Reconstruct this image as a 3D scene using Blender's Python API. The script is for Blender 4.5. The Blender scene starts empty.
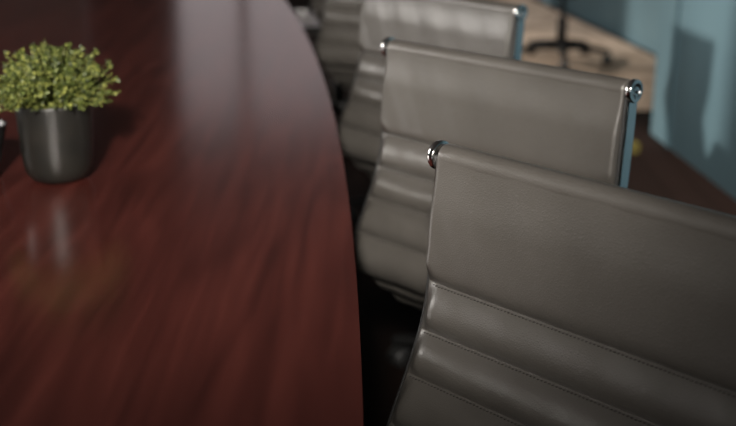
import bpy, bmesh, math, random
from mathutils import Vector, Matrix
random.seed(7)
C = bpy.context.scene.collection
PI = math.pi

# ------------------------------------------------------------------ materials
def mat(name, col=(.5,.5,.5), rough=.5, metal=0, spec=.5, coat=0, coat_r=.1, sheen=0):
    m = bpy.data.materials.new(name); m.use_nodes = True
    b = m.node_tree.nodes['Principled BSDF']
    b.inputs['Base Color'].default_value = (*col, 1)
    b.inputs['Roughness'].default_value = rough
    b.inputs['Metallic'].default_value = metal
    b.inputs['Specular IOR Level'].default_value = spec
    b.inputs['Coat Weight'].default_value = coat
    b.inputs['Coat Roughness'].default_value = coat_r
    b.inputs['Sheen Weight'].default_value = sheen
    return m
def nd(m, t, **kw):
    n = m.node_tree.nodes.new(t)
    for k, v in kw.items():
        if k in n.inputs: n.inputs[k].default_value = v
        else: setattr(n, k, v)
    return n
def ln(m, a, b): m.node_tree.links.new(a, b)
def bsdf(m): return m.node_tree.nodes['Principled BSDF']
def ramp(m, stops):
    r = nd(m, 'ShaderNodeValToRGB'); e = r.color_ramp.elements
    while len(e) < len(stops): e.new(.5)
    for s, (p, c) in zip(e, stops): s.position = p; s.color = (*c, 1)
    return r
def noise_mat(name, c1, c2, scale=(1,1,1), nscale=5, detail=6, bump=0, bscale=None, **kw):
    m = mat(name, c1, **kw)
    tc = nd(m, 'ShaderNodeTexCoord'); mp = nd(m, 'ShaderNodeMapping', Scale=scale)
    ln(m, tc.outputs['Object'], mp.inputs['Vector'])
    n = nd(m, 'ShaderNodeTexNoise', Scale=nscale, Detail=detail)
    ln(m, mp.outputs[0], n.inputs['Vector'])
    r = ramp(m, [(.35, c1), (.65, c2)])
    ln(m, n.outputs[0], r.inputs[0]); ln(m, r.outputs[0], bsdf(m).inputs['Base Color'])
    if bump:
        n2 = nd(m, 'ShaderNodeTexNoise', Scale=bscale or nscale*4, Detail=3)
        ln(m, mp.outputs[0], n2.inputs['Vector'])
        bp = nd(m, 'ShaderNodeBump', Strength=bump, Distance=.001)
        ln(m, n2.outputs[0], bp.inputs['Height']); ln(m, bp.outputs[0], bsdf(m).inputs['Normal'])
    return m

def leather_mat():
    m = mat('grey_leather', (.075,.066,.056), rough=.42, spec=.5, coat=.8, coat_r=.28)
    tc = nd(m, 'ShaderNodeTexCoord')
    v = nd(m, 'ShaderNodeTexVoronoi', Scale=380); v.feature = 'DISTANCE_TO_EDGE'
    n = nd(m, 'ShaderNodeTexNoise', Scale=45, Detail=4)
    n3 = nd(m, 'ShaderNodeTexNoise', Scale=9, Detail=3)
    for k in (v, n, n3): ln(m, tc.outputs['Object'], k.inputs['Vector'])
    a = nd(m, 'ShaderNodeBump', Strength=.6, Distance=.0008)
    b = nd(m, 'ShaderNodeBump', Strength=.22, Distance=.0022)
    ln(m, v.outputs[0], a.inputs['Height']); ln(m, n.outputs[0], b.inputs['Height'])
    ln(m, a.outputs[0], b.inputs['Normal']); ln(m, b.outputs[0], bsdf(m).inputs['Normal'])
    r = ramp(m, [(.3, (.058,.053,.047)), (.7, (.073,.067,.060))])
    ln(m, n3.outputs[0], r.inputs[0]); ln(m, r.outputs[0], bsdf(m).inputs['Base Color'])
    rr = nd(m, 'ShaderNodeMapRange'); rr.inputs['To Min'].default_value = .38; rr.inputs['To Max'].default_value = .5
    ln(m, n.outputs[0], rr.inputs[0]); ln(m, rr.outputs[0], bsdf(m).inputs['Roughness'])
    return m

def table_mat():
    m = mat('mahogany', (.1,.02,.015), rough=.17, spec=.5)
    tc = nd(m, 'ShaderNodeTexCoord')
    mp = nd(m, 'ShaderNodeMapping', Scale=(3.2, .55, 1), Rotation=(0,0,.06))
    ln(m, tc.outputs['Object'], mp.inputs['Vector'])
    n = nd(m, 'ShaderNodeTexNoise', Scale=1.5, Detail=3, Distortion=.4)
    ln(m, mp.outputs[0], n.inputs['Vector'])
    # cathedral grain: bands of a stretched noise field
    mul = nd(m, 'ShaderNodeMath', operation='MULTIPLY'); mul.inputs[1].default_value = 11
    fr = nd(m, 'ShaderNodeMath', operation='SINE')
    m2 = nd(m, 'ShaderNodeMath', operation='MULTIPLY'); m2.inputs[1].default_value = 4.2
    ln(m, n.outputs[0], mul.inputs[0]); ln(m, mul.outputs[0], m2.inputs[0]); ln(m, m2.outputs[0], fr.inputs[0])
    mp2 = nd(m, 'ShaderNodeMapping', Scale=(26, 1.6, 1))
    ln(m, tc.outputs['Object'], mp2.inputs['Vector'])
    f = nd(m, 'ShaderNodeTexNoise', Scale=2, Detail=6)
    ln(m, mp2.outputs[0], f.inputs['Vector'])
    ad = nd(m, 'ShaderNodeMath', operation='MULTIPLY_ADD'); ad.inputs[1].default_value = .10
    ln(m, fr.outputs[0], ad.inputs[0]); ln(m, f.outputs[0], ad.inputs[2])
    r = ramp(m, [(.2, (.036,.0092,.0074)), (.5, (.058,.0145,.0115)), (.85, (.086,.022,.017))])
    ln(m, ad.outputs[0], r.inputs[0]); ln(m, r.outputs[0], bsdf(m).inputs['Base Color'])
    return m

M = {}
M['leather'] = leather_mat()
M['stitch'] = mat('dark_thread', (.022,.020,.018), rough=.7)
M['chrome'] = noise_mat('chrome', (.80,.80,.80), (.86,.86,.86), nscale=30, rough=.09, metal=1)
M['dark_metal'] = noise_mat('dark_metal', (.006,.006,.006), (.010,.010,.010), nscale=20, rough=.65, spec=.2)
M['rubber'] = noise_mat('black_rubber', (.012,.012,.012), (.02,.02,.02), nscale=40, rough=.5)
M['black'] = noise_mat('black_plastic', (.008,.008,.008), (.014,.014,.014), nscale=60, rough=.22)
M['mahogany'] = table_mat()
M['table_base'] = noise_mat('dark_table_base', (.02,.006,.004), (.03,.009,.006), scale=(8,8,1), rough=.5)
M['teal'] = noise_mat('teal_paint', (.115,.205,.245), (.13,.225,.265), nscale=2.5, bump=.15, bscale=120, rough=.6, spec=.3)
M['teal_dark'] = noise_mat('dark_teal_joint', (.05,.11,.14), (.06,.12,.15), nscale=4, rough=.6)
M['plaster'] = noise_mat('grey_plaster', (.10,.095,.09), (.12,.112,.105), nscale=2, bump=.1, rough=.8)
M['ceiling'] = noise_mat('ceiling_paint', (.16,.145,.14), (.18,.165,.16), nscale=2, rough=.9)
M['frame'] = noise_mat('window_frame', (.03,.03,.03), (.04,.04,.04), nscale=10, rough=.4)
M['pot'] = noise_mat('black_ceramic', (.008,.008,.007), (.013,.012,.010), nscale=25, bump=.1, rough=.38)
M['soil'] = noise_mat('soil', (.012,.008,.005), (.03,.02,.012), nscale=120, bump=1, rough=.95)
M['yellow'] = noise_mat('yellow_paper', (.10,.085,.012), (.12,.10,.015), nscale=20, rough=.7)

def leaf_mat():
    m = mat('boxwood_leaf', (.1,.16,.02), rough=.5, spec=.4)
    g = nd(m, 'ShaderNodeNewGeometry')
    r = ramp(m, [(0, (.022,.032,.007)), (.5, (.07,.09,.018)), (1, (.20,.21,.05))])
    ln(m, g.outputs['Random Per Island'], r.inputs[0]); ln(m, r.outputs[0], bsdf(m).inputs['Base Color'])
    return m
M['leaf'] = leaf_mat()

def floor_mat():
    m = mat('dark_wood_floor', (.03,.015,.01), rough=.7, spec=.05)
    tc = nd(m, 'ShaderNodeTexCoord')
    br = nd(m, 'ShaderNodeTexBrick', Scale=1.0); br.offset = .37
    br.inputs['Color1'].default_value = (.012,.0075,.006,1); br.inputs['Color2'].default_value = (.017,.0105,.0085,1)
    br.inputs['Mortar'].default_value = (.006,.004,.003,1)
    br.inputs['Mortar Size'].default_value = .003; br.inputs['Brick Width'].default_value = 1.4; br.inputs['Row Height'].default_value = .12
    mp = nd(m, 'ShaderNodeMapping', Rotation=(0,0,PI/2))
    ln(m, tc.outputs['Object'], mp.inputs['Vector']); ln(m, mp.outputs[0], br.inputs['Vector'])
    ln(m, br.outputs[0], bsdf(m).inputs['Base Color'])
    return m
M['floor'] = floor_mat()
M['rug'] = noise_mat('tan_carpet', (.42,.31,.23), (.62,.48,.37), nscale=7, bump=.6, bscale=300, rough=.95, spec=.1)

# ------------------------------------------------------------------ helpers
def obj(name, bm, m, parent=None, smooth=True, loc=None):
    me = bpy.data.meshes.new(name)
    bmesh.ops.recalc_face_normals(bm, faces=bm.faces)
    bm.to_mesh(me); bm.free()
    for p in me.polygons: p.use_smooth = smooth
    me.materials.append(m)
    o = bpy.data.objects.new(name, me); C.objects.link(o)
    if parent: o.parent = parent
    if loc: o.location = loc
    return o
def tag(o, label=None, cat=None, group=None, kind=None):
    if label: o['label'] = label
    if cat: o['category'] = cat
    if group: o['group'] = group
    if kind: o['kind'] = kind
    return o
def empty(name, loc=(0,0,0), rz=0):
    o = bpy.data.objects.new(name, None); C.objects.link(o)
    o.location = loc; o.rotation_euler = (0,0,rz); o.empty_display_size = .05
    return o
def copy_tree(o, parent=None):
    c = o.copy(); C.objects.link(c)
    if parent: c.parent = parent
    for ch in list(o.children): copy_tree(ch, c)
    return c
def box(bm, lo, hi, bev=0):
    r = bmesh.ops.create_cube(bm, size=1)
    vs = r['verts']
    for v in vs:
        v.co = Vector([(lo[i]+hi[i])/2 + v.co[i]*(hi[i]-lo[i]) for i in range(3)])
    if bev:
        es = list({e for v in vs for e in v.link_edges})
        bmesh.ops.bevel(bm, geom=es, offset=bev, segments=3, affect='EDGES', profile=.5)
def lathe(bm, prof, seg=40, mtx=None, cap=True):
    rings = []
    for r, z in prof:
        if r < 1e-5: ring = [bm.verts.new((0,0,z))]
        else: ring = [bm.verts.new((r*math.cos(2*PI*i/seg), r*math.sin(2*PI*i/seg), z)) for i in range(seg)]
        rings.append(ring)
    for a, b in zip(rings, rings[1:]):
        for i in range(seg):
            j = (i+1) % seg
            if len(a) == 1 and len(b) == 1: continue
            if len(a) == 1: bm.faces.new((a[0], b[i], b[j]))
            elif len(b) == 1: bm.faces.new((a[i], a[j], b[0]))
            else: bm.faces.new((a[i], a[j], b[j], b[i]))
    if cap:
        for ring in (rings[0], rings[-1]):
            if len(ring) > 1: bm.faces.new(ring)
    if mtx is not None:
        for ring in rings:
            for v in ring: v.co = mtx @ v.co
def tube(bm, pts, rad, seg=12):
    pts = [Vector(p) for p in pts]; rads = rad if isinstance(rad, (list, tuple)) else [rad]*len(pts)
    rings = []; n0 = None
    for i, p in enumerate(pts):
        t = (pts[min(i+1, len(pts)-1)] - pts[max(i-1, 0)]).normalized()
        if n0 is None:
            n0 = t.orthogonal().normalized()
        n0 = (n0 - t*n0.dot(t)).normalized(); b = t.cross(n0)
        rings.append([bm.verts.new(p + (n0*math.cos(2*PI*k/seg) + b*math.sin(2*PI*k/seg))*rads[i]) for k in range(seg)])
    for a, b in zip(rings, rings[1:]):
        for i in range(seg): bm.faces.new((a[i], a[(i+1)%seg], b[(i+1)%seg], b[i]))
    bm.faces.new(rings[0]); bm.faces.new(rings[-1])
def slab(bm, pts, z0, z1):        # vertical prism over an outline
    a = [bm.verts.new((x, y, z0)) for x, y in pts]; b = [bm.verts.new((x, y, z1)) for x, y in pts]
    bm.faces.new(a); bm.faces.new(b)
    for i in range(len(pts)):
        j = (i+1) % len(pts); bm.faces.new((a[i], a[j], b[j], b[i]))
def catmull(P, n):
    out = []
    for i in range(len(P)-1):
        p0 = P[max(i-1,0)]; p1 = P[i]; p2 = P[i+1]; p3 = P[min(i+2, len(P)-1)]
        for k in range(n):
            t = k/n
            out.append(tuple(.5*((2*p1[j]) + (-p0[j]+p2[j])*t + (2*p0[j]-5*p1[j]+4*p2[j]-p3[j])*t*t + (-p0[j]+3*p1[j]-3*p2[j]+p3[j])*t**3) for j in range(len(p1))))
    out.append(tuple(P[-1])); return out

# ------------------------------------------------------------------ chair
# local frame: x across, +y rearward, z up; origin on the floor below the top bar
TOP = .94; W = .45; RB = .0145
PRZ = [(.003,.0), (.0045,.018), (.007,.06), (.015,.15), (.026,.20), (.048,.25), (.069,.292), (.080,.318), (.083,.332), (.077,.346), (.058,.366), (.015,.402), (-.045,.447),
       (-.125,.475), (-.20,.487), (-.27,.487), (-.34,.482), (-.395,.486), (-.43,.503), (-.447,.530)]      # (rearward, drop below the top)
PR = [(z, r) for r, z in PRZ]
CV = catmull([(r, TOP-z) for z, r in PR], 14)
ARC = [0]
for a, b in zip(CV, CV[1:]): ARC.append(ARC[-1] + math.dist(a, b))
def at(s):
    s = max(0, min(s, ARC[-1]-1e-6)); i = max(k for k in range(len(ARC)) if ARC[k] <= s); i = min(i, len(CV)-2)
    t = (s-ARC[i])/(ARC[i+1]-ARC[i]); a, b = CV[i], CV[i+1]
    p = Vector((0, a[0]+(b[0]-a[0])*t, a[1]+(b[1]-a[1])*t))
    j0, j1 = max(i-3, 0), min(i+4, len(CV)-1)
    d = Vector((0, CV[j1][0]-CV[j0][0], CV[j1][1]-CV[j0][1])).normalized()
    n = Vector((0, -d.z, d.y))           # outward: rear / underside
    if n.y < 0 and s < .3: n = -n
    return p, n
def s_of_z(z):                            # arc length where the profile is z below the top
    for k in range(len(CV)):
        if TOP-CV[k][1] >= z: return ARC[k]
seams = [s_of_z(.150), s_of_z(.200), s_of_z(.250), s_of_z(.302)]
S5 = s_of_z(.368)
seams.append(S5)
while seams[-1] + .056 < ARC[-1]-.03: seams.append(seams[-1] + .056)
SPLIT = seams[6]
def thick(s, u):                          # half-thickness: puffed between seams, pinched at the side edges
    e = min(1, (W/2-.002-abs(u))/.020); e = max(e, 0)
    edge = e*e*(3-2*e)
    if s < seams[0]: e = max(0, min(1, (W/2-.002-abs(u))/.0045)); edge = math.sqrt(1-(1-e)**2)*min(1, (seams[0]-s)/.02) + edge*(1-min(1, (seams[0]-s)/.02))
    bounds = [0] + seams + [ARC[-1]]
    for i in range(len(bounds)-1):
        if bounds[i] <= s <= bounds[i+1]:
            a, b = bounds[i], bounds[i+1]; L = b-a
            top = .32+.68*(lambda q: q*q*(3-2*q))(max(0, min(1, (s-.0135)/.06))) if i == 0 else 1-math.exp(-(s-a)/.010)      # rises from the seam above ...
            bot = 1-math.exp(-max(0, b-s)/.0070)                 # ... and tucks in sharply at the seam below
            if i == len(bounds)-2: bot = 1
            sag = 0 if i == 0 else .0040*math.sin(PI*min(1, (s-a)/L))**1
            low = .0035*max(0, (s-a)/L) if i else .003*math.exp(-(b-s)/.05)*max(0, (s-a)/L)
            wr = .0005*math.sin(u*70+s*40)+.0003*math.sin(u*173+s*90)
            inset = (.35 if i else 1)                             # seams stay pinched towards the side edge
            return .0026 + edge*((.0085 + sag + low*1.25 + wr)*top*bot + .0006)
    return .004
def sheet(s0, s1, closed_top=False):
    bm = bmesh.new()
    NU = 48
    us = []
    for i in range(NU+1):
        t = -1+2*i/NU; us.append((W/2-.003)*math.copysign(1-(1-abs(t))**1.35, t))
    ss = []
    marks = [s0] + [x for x in seams if s0 < x < s1] + [s1]
    for a, b in zip(marks, marks[1:]):
        n = max(6, int((b-a)/.0028))
        for k in range(n): 
            t = k/n; t = t - .12*math.sin(2*PI*t)      # denser near the seams
            ss.append(a+(b-a)*t)
    ss.append(s1)
    g = {}
    for side in (1, -1):
        for i, s in enumerate(ss):
            p, n = at(s)
            for j, u in enumerate(us):
                g[side, i, j] = bm.verts.new(p + Vector((u, 0, 0)) + n*side*thick(s, u))
    ni, nj = len(ss), len(us)
    for side in (1, -1):
        for i in range(ni-1):
            for j in range(nj-1):
                q = [g[side,i,j], g[side,i,j+1], g[side,i+1,j+1], g[side,i+1,j]]
                bm.faces.new(q if side > 0 else q[::-1])
    for i in range(ni-1):
        bm.faces.new((g[1,i,0], g[1,i+1,0], g[-1,i+1,0], g[-1,i,0]))
        bm.faces.new((g[1,i,nj-1], g[-1,i,nj-1], g[-1,i+1,nj-1], g[1,i+1,nj-1]))
    for j in range(nj-1):
        bm.faces.new((g[1,0,j], g[-1,0,j], g[-1,0,j+1], g[1,0,j+1]))
        bm.faces.new((g[1,ni-1,j], g[1,ni-1,j+1], g[-1,ni-1,j+1], g[-1,ni-1,j]))
    return bm
def roll_bm():                            # leather sleeve round the top bar
    bm = bmesh.new()
    L = W/2-.003
    prof = [(RB-.003, -L), (RB-.0005, -L+.002), (RB, -L+.006), (RB, L-.006), (RB-.0005, L-.002), (RB-.003, L)]
    mid = [(RB, -L+.006+(2*L-.012)*k/20) for k in range(1, 20)]
    prof = prof[:3] + mid + prof[3:]
    lathe(bm, prof, 32, Matrix.Translation((0, -.004, TOP-RB)) @ Matrix.Rotation(PI/2, 4, 'Y'))
    return bm
def edge_bm(sx):                          # dark piping down a side edge
    bm = bmesh.new()
    if sx:
        pts = [at(s)[0] + Vector((sx*(W/2-.002), 0, 0)) for s in [.012+(ARC[-1]-.012)*k/90 for k in range(91)]]
        tube(bm, pts, .0031, 8)
    return bm
def stitch_bm(s0, s1):
    bm = bmesh.new()
    for s in seams:
        if not (s0 < s < s1+1e-6): continue
        for off, side in ((.0026, 1), (.0026, -1)):
            p, n = at(s+off); p0, _ = at(s)
            d = (at(s+off+.001)[0]-at(s+off-.001)[0]).normalized()
            N = 92
            for k in range(N):
                u = (k+.5)/N*2-1; u *= W/2-.010
                h = thick(s+off, u)+.0002
                c = p + n*side*h + Vector((u, 0, 0))
                a = Vector((.0017, 0, 0)) + d*.0006
                tube(bm, [c-a, c+n*side*.0004, c+a], [.0003, .0008, .0003], 4)
    return bm
def rail_bm(sx):                          # flat polished rail running down the side, in front of the cover
    bm = bmesh.new()
    x0, x1 = sorted((sx*(W/2-.006), sx*(W/2+.0005)))
    rings = []
    n = 80; send = ARC[-1]-.02
    for k in range(n+1):
        s = .020 + (send-.020)*k/n; p, nn = at(s)
        a = p - nn*.0065; b = p - nn*.0250
        rings.append([bm.verts.new((x, q.y, q.z)) for x, q in ((x0, a), (x1, a), (x1, b), (x0, b))])
    for a, b in zip(rings, rings[1:]):
        for i in range(4): bm.faces.new((a[i], a[(i+1)%4], b[(i+1)%4], b[i]))
    bm.faces.new(rings[0]); bm.faces.new(rings[-1])
    bmesh.ops.bevel(bm, geom=[e for e in bm.edges if len(e.link_faces) == 2 and e.calc_face_angle(0) > 1], offset=.0009, segments=2, affect='EDGES')
    return bm
def cap_bm(sx):                           # round end cap with a sunk hexagon bolt
    bm = bmesh.new()
    R = .0160
    prof = [(RB-.002, -.001), (R-.0010, -.001), (R, .0002), (R, .0055), (R-.0006, .0068), (R-.0018, .0073), (.0105, .0073), (.0099, .0066), (.0094, .003), (0, .003)]
    m = Matrix.Translation((sx*(W/2+.0015), -.004, TOP-RB)) @ Matrix.Rotation(sx*PI/2, 4, 'Y')
    lathe(bm, prof, 40, m)
    return bm
def bolt_bm(sx):
    bm = bmesh.new()
    m = Matrix.Translation((sx*(W/2+.0015), -.004, TOP-RB)) @ Matrix.Rotation(sx*PI/2, 4, 'Y')
    lathe(bm, [(.0074, .003), (.0074, .0068), (.0066, .0076), (.0038, .0076), (.0036, .0045), (0, .0045)], 6, m)
    return bm
CY = -.225                                # centre of the base behind/below the seat
def make_chair(base_m, caster_m):
    t = empty('office_chair')
    obj('backrest', sheet(.0135, SPLIT), M['leather'], t)
    obj('seat', sheet(SPLIT, ARC[-1]), M['leather'], t)
    obj('top_sleeve', roll_bm(), M['leather'], t)
    obj('stitching', stitch_bm(0, ARC[-1]), M['stitch'], t)
    for sx in (-1, 1):
        r = obj('side_rail', rail_bm(sx), M['chrome'], t, smooth=False)
        obj('piping', edge_bm(sx), M['rubber'], t)
        c = obj('end_cap', cap_bm(sx), M['chrome'], t)
        obj('bolt', bolt_bm(sx), M['chrome'], c, smooth=False)
    # cross bars under the seat and behind the lumbar bend
    for y, z in ((-.16, TOP-.515), (-.30, TOP-.517)):
        bm = bmesh.new()
        tube(bm, [(-W/2+.004, y, z+.006), (-W/2+.03, y, z), (W/2-.03, y, z), (W/2-.004, y, z+.006)], .009, 10)
        obj('cross_bar', bm, M['dark_metal'], t)
    bm = bmesh.new(); box(bm, (-.075, CY-.10, TOP-.575), (.075, CY+.09, TOP-.524), .012)
    obj('tilt_mechanism', bm, M['dark_metal'], t)
    bm = bmesh.new()
    tube(bm, [(.06, CY, TOP-.555), (.16, CY, TOP-.560), (.175, CY, TOP-.562)], .005, 8); tube(bm, [(.17, CY, TOP-.562), (.225, CY, TOP-.566)], .009, 10)
    obj('lever', bm, M['dark_metal'], t)
    bm = bmesh.new(); lathe(bm, [(.026, .10), (.026, .24), (.024, .242), (.014, .242), (.014, TOP-.57)], 24, Matrix.Translation((0, CY, 0)))
    obj('gas_column', bm, base_m, t)
    hub = bmesh.new(); lathe(hub, [(.0, .062), (.034, .066), (.038, .075), (.038, .115), (.030, .125), (.0, .127)], 30, Matrix.Translation((0, CY, 0)))
    obj('hub', hub, base_m, t)
    for k in range(5):
        a = 2*PI*k/5 + .45
        d = Vector((math.cos(a), math.sin(a), 0)); q = Vector((-d.y, d.x, 0)); c = Vector((0, CY, 0))
        bm = bmesh.new(); rings = []
        for r, zt, h, w in ((.028,.120,.05,.024), (.10,.112,.036,.021), (.20,.096,.026,.017), (.265,.082,.020,.015), (.278,.079,.014,.011)):
            o = c + d*r
            rings.append([bm.verts.new(o + q*x + Vector((0,0,z))) for x, z in ((-w, zt-h), (w, zt-h), (w, zt-.006), (w*.6, zt), (-w*.6, zt), (-w, zt-.006))])
        for A, B in zip(rings, rings[1:]):
            for i in range(6): bm.faces.new((A[i], A[(i+1)%6], B[(i+1)%6], B[i]))
        bm.faces.new(rings[0]); bm.faces.new(rings[-1])
        leg = obj('leg', bm, base_m, t)
        bm = bmesh.new(); o = c + d*.258
        fork = Matrix.Translation(o) @ Matrix.Rotation(a+1.1, 4, 'Z')
        for sx in (-1, 1):
            lathe(bm, [(.0, .003), (.019, .003), (.0255, .006), (.0262, .014), (.0255, .018), (.0, .018)], 24,
                  fork @ Matrix.Translation((0, 0, .0265)) @ Matrix.Rotation(sx*PI/2, 4, 'X') )
        box_b = bmesh.new(); 
        lathe(box_b, [(.006, .03), (.006, .072)], 10, Matrix.Translation(o)); 
        hood = [(.030*math.cos(t_), 0, .0265+.030*math.sin(t_)) for t_ in [PI*j/10 for j in range(11)]]
        tube(box_b, [fork @ Vector(h) for h in hood], .0035, 8)
        obj('caster', bm, M['rubber'], leg)
        obj('caster_fork', box_b, caster_m, leg)
    return t

def pose(t, tlx, tly, yawdeg, label, group=None):
    """top-left end of the bar at (tlx, tly), bar running to the right and towards the viewer"""
    a = math.radians(yawdeg)
    cx = tlx + math.cos(a)*W/2; cy = tly - math.sin(a)*W/2
    t.location = (cx, cy, 0); t.rotation_euler = (0, 0, PI - a)     # +y local -> rearward (-sin,-cos)
    tag(t, label, 'chair', group)

G = 'ribbed office chairs turned away from the table'
first = make_chair(M['dark_metal'], M['dark_metal'])
CH = [(.077,1.241,47,'grey ribbed leather office chair nearest the camera, its right side in shade'),
      (.034,1.895,46,'second ribbed office chair from the front, its bolted right end cap in full view'),
      (-.005,2.615,50.7,'grey ribbed leather office chair, third from the front'),
      (-.117,3.682,30.1,'pale sunlit ribbed office chair, fourth from the front, only lower ribs visible'),
      (-.165,4.62,38,'fifth ribbed office chair in the row, only a dim lower corner visible'),
      (.13,4.94,-99,'unseen ribbed office chair added behind the row to shade the teal wall')]  # last one is out of view, added to cast the wall shadow
for i, (x, y, a, lab) in enumerate(CH):
    t = first if i == 0 else copy_tree(first)
    pose(t, x, y, a, lab, G)
    if i == 3:                            # chrome forks here alone, for the glint; other forks darkened to read as shade
        for ch in t.children_recursive:
            if ch.name.startswith('caster_fork'):
                ch.material_slots[0].link = 'OBJECT'; ch.material_slots[0].material = M['chrome']

far = make_chair(M['dark_metal'], M['chrome'])
far_z = .006
pose(far, .80, 6.45, 12, 'office chair with a black five-star base standing on the tan carpet')

far.location.z = far_z
# ------------------------------------------------------------------ table
TZ = .74; TC = .7
tb = empty('conference_table', (-.78, TC, 0))
def edge_x(y): return -.002 - .027*(y-TC)**2
ys = [TC-4.1+8.2*k/80 for k in range(81)]
right = [(edge_x(y)+.78, y-TC) for y in ys]; left = [(-(edge_x(y)+.78), y-TC) for y in ys][::-1]
bm = bmesh.new(); slab(bm, right+left, TZ-.035, TZ)
bmesh.ops.bevel(bm, geom=[e for e in bm.edges if abs(e.verts[0].co.z-e.verts[1].co.z) < 1e-6 and len(e.link_faces) == 2 and e.calc_face_angle(0) > 1], offset=.004, segments=3, affect='EDGES')
obj('tabletop', bm, M['mahogany'], tb, smooth=False)
for yy in (-2.6, 0, 2.6):
    bm = bmesh.new(); box(bm, (-.32, yy-.04, 0), (.32, yy+.04, TZ-.035), .006)
    obj('leg', bm, M['table_base'], tb, smooth=False)
bm = bmesh.new(); box(bm, (-.02, -2.56, .02), (.02, -.04, TZ-.035)); box(bm, (-.02, .04, .02), (.02, 2.56, TZ-.035))  # panel run down to the floor to block light from the left
obj('modesty_panel', bm, M['table_base'], tb, smooth=False)

# ------------------------------------------------------------------ potted plant
px, py = -.478, 1.796
pt = empty('potted_plant', (px, py, TZ)); tag(pt, 'small bushy green plant in a matte black pot on the table', 'plant')
bm = bmesh.new()
lathe(bm, [(0,.0), (.030,.0), (.040,.002), (.047,.009), (.0515,.020), (.0545,.045), (.0575,.118), (.0578,.121), (.0565,.1225), (.0545,.121), (.053,.105), (0,.105)], 56)
obj('pot', bm, M['pot'], pt)
bm = bmesh.new(); lathe(bm, [(.0528,.1035), (.0528,.108), (.03,.112), (0,.113)], 40, cap=False)
obj('soil', bm, M['soil'], pt)
fo = bmesh.new(); st = bmesh.new()
rnd = random.Random(3)
for i in range(330):
    th = rnd.uniform(0, 2*PI); ph = math.acos(rnd.uniform(-.22, 1))
    R = rnd.uniform(.82, 1.06)*(1+.09*math.sin(3*th+1)+.06*math.sin(5*th))
    R *= 1+max(0, rnd.gauss(0,.055))
    tip = Vector((math.cos(th)*math.sin(ph)*.086*R, math.sin(th)*math.sin(ph)*.086*R, .136 + math.cos(ph)*.068*R))
    if tip.z < .118 and math.hypot(tip.x, tip.y) < .064: tip.z = .122
    root = Vector((math.cos(th)*.022*rnd.random(), math.sin(th)*.022*rnd.random(), .108))
    mid = (root+tip)*.5 + Vector((0,0,.014))
    pts = [root*(1-t)**2 + mid*2*t*(1-t) + tip*t*t for t in (0,.25,.5,.75,1)]
    tube(st, pts, [.0011,.0010,.0009,.0007,.0004], 5)
    for k in range(19):
        t = 1-(rnd.random()**1.5)*.62
        c = root*(1-t)**2 + mid*2*t*(1-t) + tip*t*t
        d = Vector((rnd.gauss(0,1), rnd.gauss(0,1), rnd.gauss(.25,1))).normalized()
        d = (d + (tip-mid).normalized()*.6).normalized()
        L = rnd.uniform(.0045, .0088); w = L*.33
        s = d.cross(Vector((rnd.gauss(0,1), rnd.gauss(0,1), rnd.gauss(0,1)))).normalized(); n = d.cross(s)
        v = [fo.verts.new(q) for q in (c, c+d*L*.35+s*w+n*w*.3, c+d*L*.75+s*w*.8+n*w*.3, c+d*L, c+d*L*.75-s*w*.8+n*w*.3, c+d*L*.35-s*w+n*w*.3)]
        m_ = fo.verts.new(c+d*L*.5)
        for q in range(6): fo.faces.new((v[q], v[(q+1)%6], m_))
obj('stem', st, M['leaf'], pt); obj('foliage', fo, M['leaf'], pt, smooth=False)

# ------------------------------------------------------------------ black cup at the left edge
cup = empty('cup', (-.596, 1.80, TZ)); tag(cup, 'glossy black tapered cup beside the potted plant, cut by the left edge', 'cup')
bm = bmesh.new(); lathe(bm, [(0,.0), (.022,.0), (.025,.003), (.030,.030), (.040,.080), (.0415,.084), (.0405,.0855), (.038,.083), (.028,.030), (.021,.006), (0,.005)], 48)
obj('cup_body', bm, M['black'], cup)
bm = bmesh.new(); lathe(bm, [(0,.070), (.0352,.070)], 40, cap=False)
obj('drink', bm, M['soil'], cup)

# ------------------------------------------------------------------ small yellow pad on the floor
bm = bmesh.new()
for k in range(6): 
    a = .02*k
    r = bmesh.ops.create_cube(bm, size=1)
    for v in r['verts']:
        x, y, z = v.co; x *= .04; y *= .08; z *= .006
        v.co = Vector((x*math.cos(a)-y*math.sin(a), x*math.sin(a)+y*math.cos(a), z+.003+.0062*k))
yp = obj('note_pad', bm, M['yellow'], smooth=False, loc=(1.07, 4.73, 0.0)); tag(yp, 'small yellow note pad lying on the dark floor by the teal wall', 'note pad')

# ------------------------------------------------------------------ room
H = 3.0; YB = -4.6; YF = 10.2; XL = -4.0
def struct(name, bm, m, smooth=False):
    return tag(obj(name, bm, m, smooth=smooth), kind='structure')
bm = bmesh.new(); box(bm, (XL-.2, YB-.2, -.1), (3.2, YF+.2, 0)); struct('floor', bm, M['floor'])
bm = bmesh.new(); box(bm, (XL-.2, YB-.2, H), (3.2, YF+.2, H+.1)); struct('ceiling', bm, M['ceiling'])
bm = bmesh.new(); y = YB
LWIN = [(.3, 5.2, 1.15, 2.55), (6.75, 10.1, 1.0, 2.95)]
for a, b, z0, z1 in LWIN:
    box(bm, (XL-.15, y, 0), (XL, a, H)); box(bm, (XL-.15, a, 0), (XL, b, z0)); box(bm, (XL-.15, a, z1), (XL, b, H)); y = b
box(bm, (XL-.15, y, 0), (XL, YF, H)); struct('wall_left', bm, M['plaster'])
fg = mat('sun_block_pane', (.75,.72,.68), rough=.6)
bm = bmesh.new(); box(bm, (XL-.10, .3, 1.15), (XL-.08, 5.2, 2.55)); struct('sun_blocker', bm, fg)  # opaque unseen pane added to keep direct sun out of this opening
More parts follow.
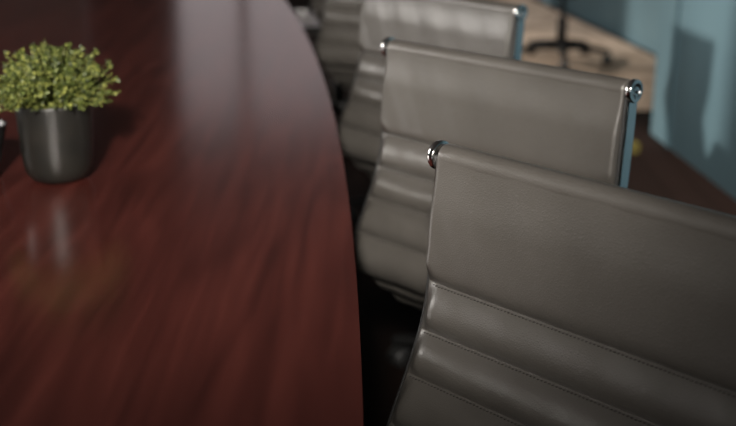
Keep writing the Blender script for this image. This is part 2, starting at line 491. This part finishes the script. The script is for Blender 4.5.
# teal wall on the right, its end at y = 5.02, a set-back stretch beyond it
bm = bmesh.new(); slab(bm, [(1.21,5.02), (1.66,0.0), (2.05,YB), (3.1,YB), (3.1,5.02)], 0, H); struct('wall_right', bm, M['teal'])
bm = bmesh.new(); slab(bm, [(1.95,5.02), (1.63,7.05), (1.13,YF), (3.1,YF), (3.1,5.02)], 0, H); struct('wall_alcove', bm, M['teal'])
# joint strip in the teal wall
def wx(y): return 1.21+(5.02-y)*.0896
bm = bmesh.new(); slab(bm, [(wx(4.80)-.006,4.80), (wx(4.775)-.006,4.775), (wx(4.775)+.01,4.775), (wx(4.80)+.01,4.80)], 0, H); struct('trim_1', bm, M['teal_dark'])
bm = bmesh.new(); slab(bm, [(.42,5.45),(1.84,5.45),(1.58,7.05),(1.10,9.9),(.42,9.9)], 0, .006); 
rug = obj('carpet', bm, M['rug'], smooth=False); tag(rug, 'tan carpet lying on the dark floor beyond the chairs', 'carpet')

# walls with real openings
def wall_with_holes(name, y0, y1, holes, m):
    bm = bmesh.new(); x = XL
    for (a, b, z0, z1) in holes:
        box(bm, (x, y0, 0), (a, y1, H)); box(bm, (a, y0, 0), (b, y1, z0)); box(bm, (a, y0, z1), (b, y1, H)); x = b
    box(bm, (x, y0, 0), (3.1, y1, H)); return struct(name, bm, m)
FW = [(-3.4,-2.35,.9,2.75), (-1.66,1.0,.9,2.75)]
wall_with_holes('wall_far', YF, YF+.15, FW, M['plaster'])
BW = [(-2.6,.1,1.2,2.9)]
wall_with_holes('wall_back', YB-.15, YB, BW, M['plaster'])
def win(name, a, b, z0, z1, y, mull, bars):
    bm = bmesh.new(); w = .035
    box(bm, (a, y-.03, z0), (a+w, y+.03, z1)); box(bm, (b-w, y-.03, z0), (b, y+.03, z1))
    box(bm, (a, y-.03, z0), (b, y+.03, z0+w)); box(bm, (a, y-.03, z1-w), (b, y+.03, z1))
    for x in mull: box(bm, (x-.03, y-.03, z0), (x+.03, y+.03, z1))
    for z in bars: box(bm, (a, y-.028, z-.018), (b, y+.028, z+.018))
    return struct(name, bm, M['frame'])
win('window_1', *FW[0], YF+.07, [], [1.9])
bl = mat('dimmer_sheet', (.30,.29,.28), rough=.9)  # unseen sheet added to dim this window's reflection in the table
tr = nd(bl, 'ShaderNodeBsdfTranslucent'); tr.inputs[0].default_value = (.30,.29,.28,1); mx = nd(bl, 'ShaderNodeMixShader'); mx.inputs[0].default_value = .6
ln(bl, bsdf(bl).outputs[0], mx.inputs[1]); ln(bl, tr.outputs[0], mx.inputs[2]); ln(bl, mx.outputs[0], bl.node_tree.nodes['Material Output'].inputs[0])
bm = bmesh.new(); box(bm, (FW[0][0]+.04, YF+.02, .95), (FW[0][1]-.04, YF+.024, 2.7)); struct('window_dimmer', bm, bl)
win('window_2', *FW[1], YF+.07, [-1.06, .0], [1.9])
win('window_3', *BW[0], YB-.07, [], [])

# ------------------------------------------------------------------ light
sun = bpy.data.lights.new('sun', 'SUN'); sun.energy = 2.7; sun.angle = math.radians(1.6); sun.color = (1,.93,.84)
so = bpy.data.objects.new('sun', sun); C.objects.link(so)
so.rotation_euler = Vector((.9,-.43,-.344)).to_track_quat('-Z', 'Y').to_euler()
def area(name, loc, direction, sx, sy, e, col):
    l = bpy.data.lights.new(name, 'AREA'); l.shape = 'RECTANGLE'; l.size = sx; l.size_y = sy; l.energy = e; l.color = col
    o = bpy.data.objects.new(name, l); C.objects.link(o); o.location = loc
    o.rotation_euler = Vector(direction).to_track_quat('-Z', 'Y').to_euler(); return o
area('daylight_far_window', (-.33, YF+.3, 1.85), (0,-1,-.15), 2.6, 1.8, 4, (1,.92,.92))
area('daylight_back_window', (-1.25, YB-.1, 2.05), (.12,1,-.2), 2.6, 1.6, 45, (1,.95,.88))
area('daylight_left_window', (XL-.05, 2.75, 1.85), (1,0,-.05), 1.3, 4.8, 200, (1,.95,.9))  # area lamp for the left window, set in front of the opaque pane
sp = bpy.data.lights.new('key_spot', 'SPOT'); sp.energy = 1350; sp.spot_size = math.radians(30); sp.spot_blend = .9  # added key lamp behind the camera, no fitting there; cone darkens the corners
sp.shadow_soft_size = .12; sp.color = (1,.94,.86)
spo = bpy.data.objects.new('key_spot', sp); C.objects.link(spo)
spo.location = (-.15,-1.6,2.3); spo.rotation_euler = Vector((math.sin(math.radians(-1)),1,-math.tan(math.radians(18.5)))).to_track_quat('-Z','Y').to_euler()

wl = bpy.data.lights.new('wall_fill_spot', 'SPOT'); wl.energy = 240; wl.spot_size = math.radians(46); wl.spot_blend = .8; wl.shadow_soft_size = .06  # added lamp to brighten the teal wall that the chrome rails mirror
wo = bpy.data.objects.new('wall_fill_spot', wl); C.objects.link(wo)
wo.location = (.35,2.0,2.9); wo.rotation_euler = (Vector((1.5,1.95,.55))-wo.location).to_track_quat('-Z','Y').to_euler()

al = bpy.data.lights.new('alcove_fill_spot', 'SPOT'); al.energy = 110; al.spot_size = math.radians(60); al.spot_blend = .8; al.shadow_soft_size = .06  # added fill lamp for the set-back teal wall
ao = bpy.data.objects.new('alcove_fill_spot', al); C.objects.link(ao)
ao.location = (.75,8.3,2.9); ao.rotation_euler = (Vector((1.5,8.2,.3))-ao.location).to_track_quat('-Z','Y').to_euler()
row = bpy.data.lights.new('row_fill_spot', 'SPOT'); row.energy = 60; row.spot_size = math.radians(14); row.spot_blend = .7; row.shadow_soft_size = .05; row.color = (1,.94,.85)  # added narrow lamp to brighten the fourth chair's ribs
r_o = bpy.data.objects.new('row_fill_spot', row); C.objects.link(r_o)
r_o.location = (-.30,.6,2.6); r_o.rotation_euler = (Vector((-.08,3.75,.45))-r_o.location).to_track_quat('-Z','Y').to_euler()
fl = bpy.data.lights.new('floor_fill_spot', 'SPOT'); fl.energy = 480; fl.spot_size = math.radians(36); fl.spot_blend = .7; fl.shadow_soft_size = .06; fl.color = (1,.88,.8)  # added lamp to lift the brown floor beside the teal wall
f_o = bpy.data.objects.new('floor_fill_spot', fl); C.objects.link(f_o)
f_o.location = (.95,3.3,2.9); f_o.rotation_euler = (Vector((1.05,4.3,0))-f_o.location).to_track_quat('-Z','Y').to_euler()

w = bpy.data.worlds.new('world'); bpy.context.scene.world = w; w.use_nodes = True
bg = w.node_tree.nodes['Background']; bg.inputs[0].default_value = (.86,.73,.76,1); bg.inputs[1].default_value = .28

# ------------------------------------------------------------------ camera
cam = bpy.data.cameras.new('camera'); cam.sensor_width = 36; cam.lens = 1206/736*36
co = bpy.data.objects.new('camera', cam); C.objects.link(co)
co.location = (0, 0, TOP+.323); co.rotation_euler = (PI/2-math.radians(17.9), 0, 0)
cam.dof.use_dof = True; cam.dof.focus_distance = 1.30; cam.dof.aperture_fstop = 4.2
cam.clip_start = .05
S = bpy.context.scene; S.camera = co
S.view_settings.view_transform = 'Standard'; S.view_settings.look = 'None'
S.view_settings.exposure = 0; S.view_settings.gamma = 1; S.view_settings.use_curve_mapping = False
tag(tb, 'long boat-shaped reddish mahogany conference table', 'table')
